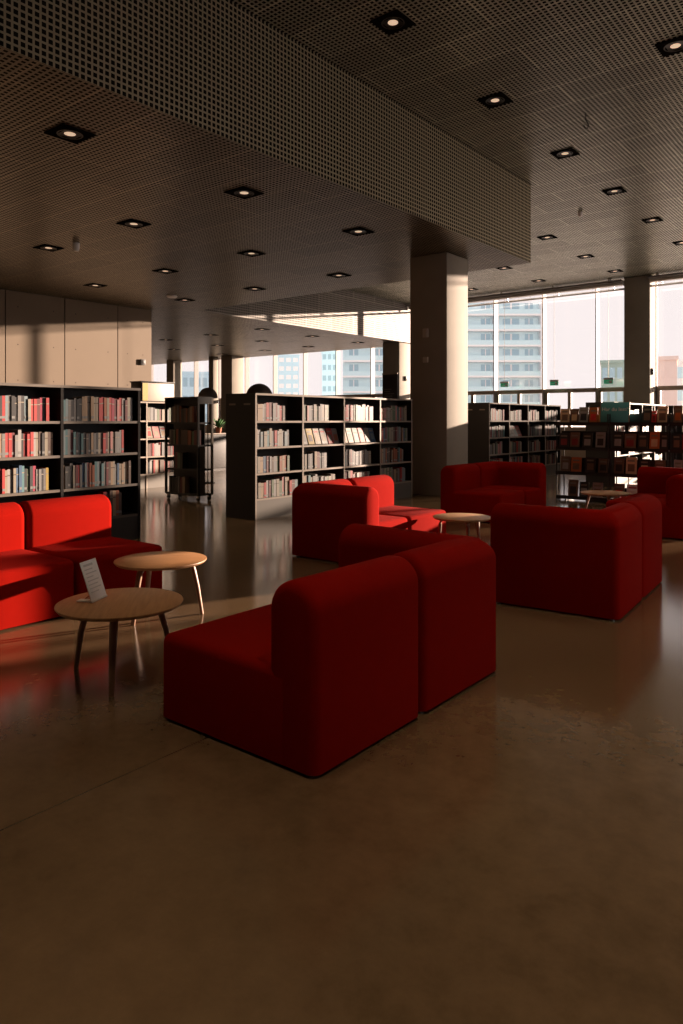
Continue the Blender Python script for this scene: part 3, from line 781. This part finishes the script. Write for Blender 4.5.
# ------------------------------------------------------------------ dome lamps behind the bookcases
def dome_lamp(label, loc, top):
    t = thing('floor_lamp', label, 'lamp', loc, 0, 'dome floor lamps')
    b = MB(); b.lathe([(0, 0), (.15, 0), (.155, .012), (.03, .03), (0, .03)], M['dark_metal'], n=28); b.build('base', t)
    b = MB(); b.tube([(0, 0, .03), (0, 0, top-.06)], .012, M['dark_metal'], 10); b.build('stem', t)
    b = MB(); pr = [(.215*math.cos(PI/2*k/10), .215*1.0*math.sin(PI/2*k/10)) for k in range(11)]
    pr = [(.205, 0)]+pr if False else [(.19, -.02), (.215, -.02)]+pr+[]
    b.lathe([(r_, top-.215+z_) for r_, z_ in pr], M['rattan'], n=32); b.build('lamp_shade', t)
    b = MB(); b.lathe([(0, top-.20), (.04, top-.19), (.05, top-.15), (.02, top-.10), (0, top-.10)], M['white_plastic'], n=16); b.build('bulb', t)
dome_lamp('brown dome floor lamp behind the black book trolley', tuple(cam2world(-2.97, 16.0)), 2.12)
dome_lamp('brown dome floor lamp behind the long bookcase', tuple(cam2world(-1.32, 11.55)), 1.985)

# black screen cabinet against the far column
t = thing('info_screen', 'tall black screen in front of the far column', 'screen', (-16.22, 23.46, 0), 0)
boxobj('body', (-.36, -.03, 0), (.36, .03, 3.2), M['dark_metal'], t, .006)
boxobj('trim_bar', (-.37, -.04, 3.2), (.37, .03, 3.26), M['ply'], t)
b = MB()
for k in range(5): b.box((-.28, -.032, 2.6-k*.09), (-.28+random.uniform(.25, .5), -.03, 2.63-k*.09), M['b_grey'])
b.build('screen_lines', t)

# ------------------------------------------------------------------ outside the windows
struct(boxobj('exterior_ground', (-320, GY+.3, -.6), (320, 420, -.35), M['ground_out']))
def far_thing(name, label, px0, px1, z):
    x0, x1 = (px0-341.5)/720*z, (px1-341.5)/720*z
    xc = (x0+x1)/2
    return thing(name, label, 'building', tuple(cam2world(xc, z, -.35)), YAW-(0 if 'tower' in name else math.atan2(xc, z))), (x1-x0)/2
t, hw = far_thing('apartment_tower', 'hazy blue apartment tower with stacked balconies outside the windows', 343, 541, 141.)
boxobj('body', (-hw, 0, 0), (hw, 16, 24.6), M['tower'], t)
boxobj('roof_storey', (-hw+1.5, 1.5, 24.6), (hw-1.5, 14, 27.2), M['tower_white'], t)
for k in range(8):
    z = 1.0+3.0*k
    boxobj('balcony_slab', (-hw, -1.5, z), (hw, 0, z+.35), M['tower_white'], t)
    boxobj('balustrade', (-hw, -1.5, z+.35), (hw, -1.42, z+1.25), M['tower'], t)
    for j in range(9):
        x = -hw+1.2+j*4.3; ww = (1.8, 3.2, 1.6)[j % 3]
        b = MB(); b.box((x, -.06, z+.4), (x+ww, .02, z+2.6), M['tower_glass']); b.box((x+ww*.45, -.08, z+.4), (x+ww*.55, .02, z+2.6), M['tower_white']); b.build('window', t)
for x in (-hw+10.6, 2.0, hw-9.6, hw-.5):
    boxobj('pilaster', (x, -1.6, 0), (x+.9, 0, 24.6), M['tower_white'], t)
def block(name, label, px0, px1, z, top_px, body, band, floors, nw):
    t, hw = far_thing(name, label, px0, px1, z); h = (420-top_px)/720*z+1.75
    boxobj('body', (-hw, 0, 0), (hw, 12, h), M[body], t)
    boxobj('parapet', (-hw-.2, -.25, h), (hw+.2, 12, h+.5), M[body], t)
    fh = h/floors
    for k in range(floors):
        for j in range(nw):
            w = 2*hw/nw
            b = MB(); b.box((-hw+j*w+w*.16, -.06, k*fh+fh*.3), (-hw+j*w+w*.84, .02, k*fh+fh*.8), M[band]); b.build('window', t)
block('office_building', 'pale office block with white window bands outside far windows', 278, 299, 240., 356, 'far_blue', 'tower_white', 8, 3)
block('office_building', 'blue grey slab block outside, beside the pale tower', 322, 337, 190., 352, 'far_blue', 'tower_glass', 7, 3)
block('office_building', 'low blue block seen through the farthest windows', 176, 214, 150., 374, 'far_blue', 'tower_glass', 3, 6)
block('office_building', 'greenish glass block outside behind the third exit sign', 602, 630, 120., 363, 'far_green', 'tower_glass', 3, 4)
block('office_building', 'tan block outside beyond the slim column', 658, 676, 95., 360, 'far_tan', 'far_tan', 3, 2)
block('office_building', 'white block at right edge outside, beyond the tan one', 678, 720, 128., 362, 'tower_white', 'far_blue', 3, 4)

# ------------------------------------------------------------------ light and camera
W_ = bpy.data.worlds.new('hazy_evening_sky'); S.world = W_; W_.use_nodes = True
bg = W_.node_tree.nodes['Background']; bg.inputs[0].default_value = (.87, .80, .79, 1); bg.inputs[1].default_value = 1.27
sl = bpy.data.lights.new('low_sun', 'SUN'); sl.energy = 25.; sl.color = (1., .77, .60); sl.angle = R(.6)
so = bpy.data.objects.new('low_sun', sl); COL.objects.link(so)
AZ, EL = R(22.), R(7.4)
so.rotation_euler = Vector((math.sin(AZ)*math.cos(EL), math.cos(AZ)*math.cos(EL), math.sin(EL))).to_track_quat('Z', 'Y').to_euler()
so.location = (6, 30, 8)

cd = bpy.data.cameras.new('camera'); cam = bpy.data.objects.new('camera', cd); COL.objects.link(cam)
cam.location = (0, 0, H_EYE); cam.rotation_euler = (R(90), 0, YAW)
cd.sensor_fit = 'HORIZONTAL'; cd.sensor_width = 36.; cd.lens = 36*720/683
cd.shift_y = -92/683; cd.clip_end = 1000
S.camera = cam
vs_ = S.view_settings; vs_.view_transform = 'Standard'; vs_.look = 'None'; vs_.gamma = 1; vs_.use_curve_mapping = False; vs_.exposure = 0.0
import sys; sys.stderr.write('BOOKS %d %d\n' % (BOOKS, len(STUFF)))
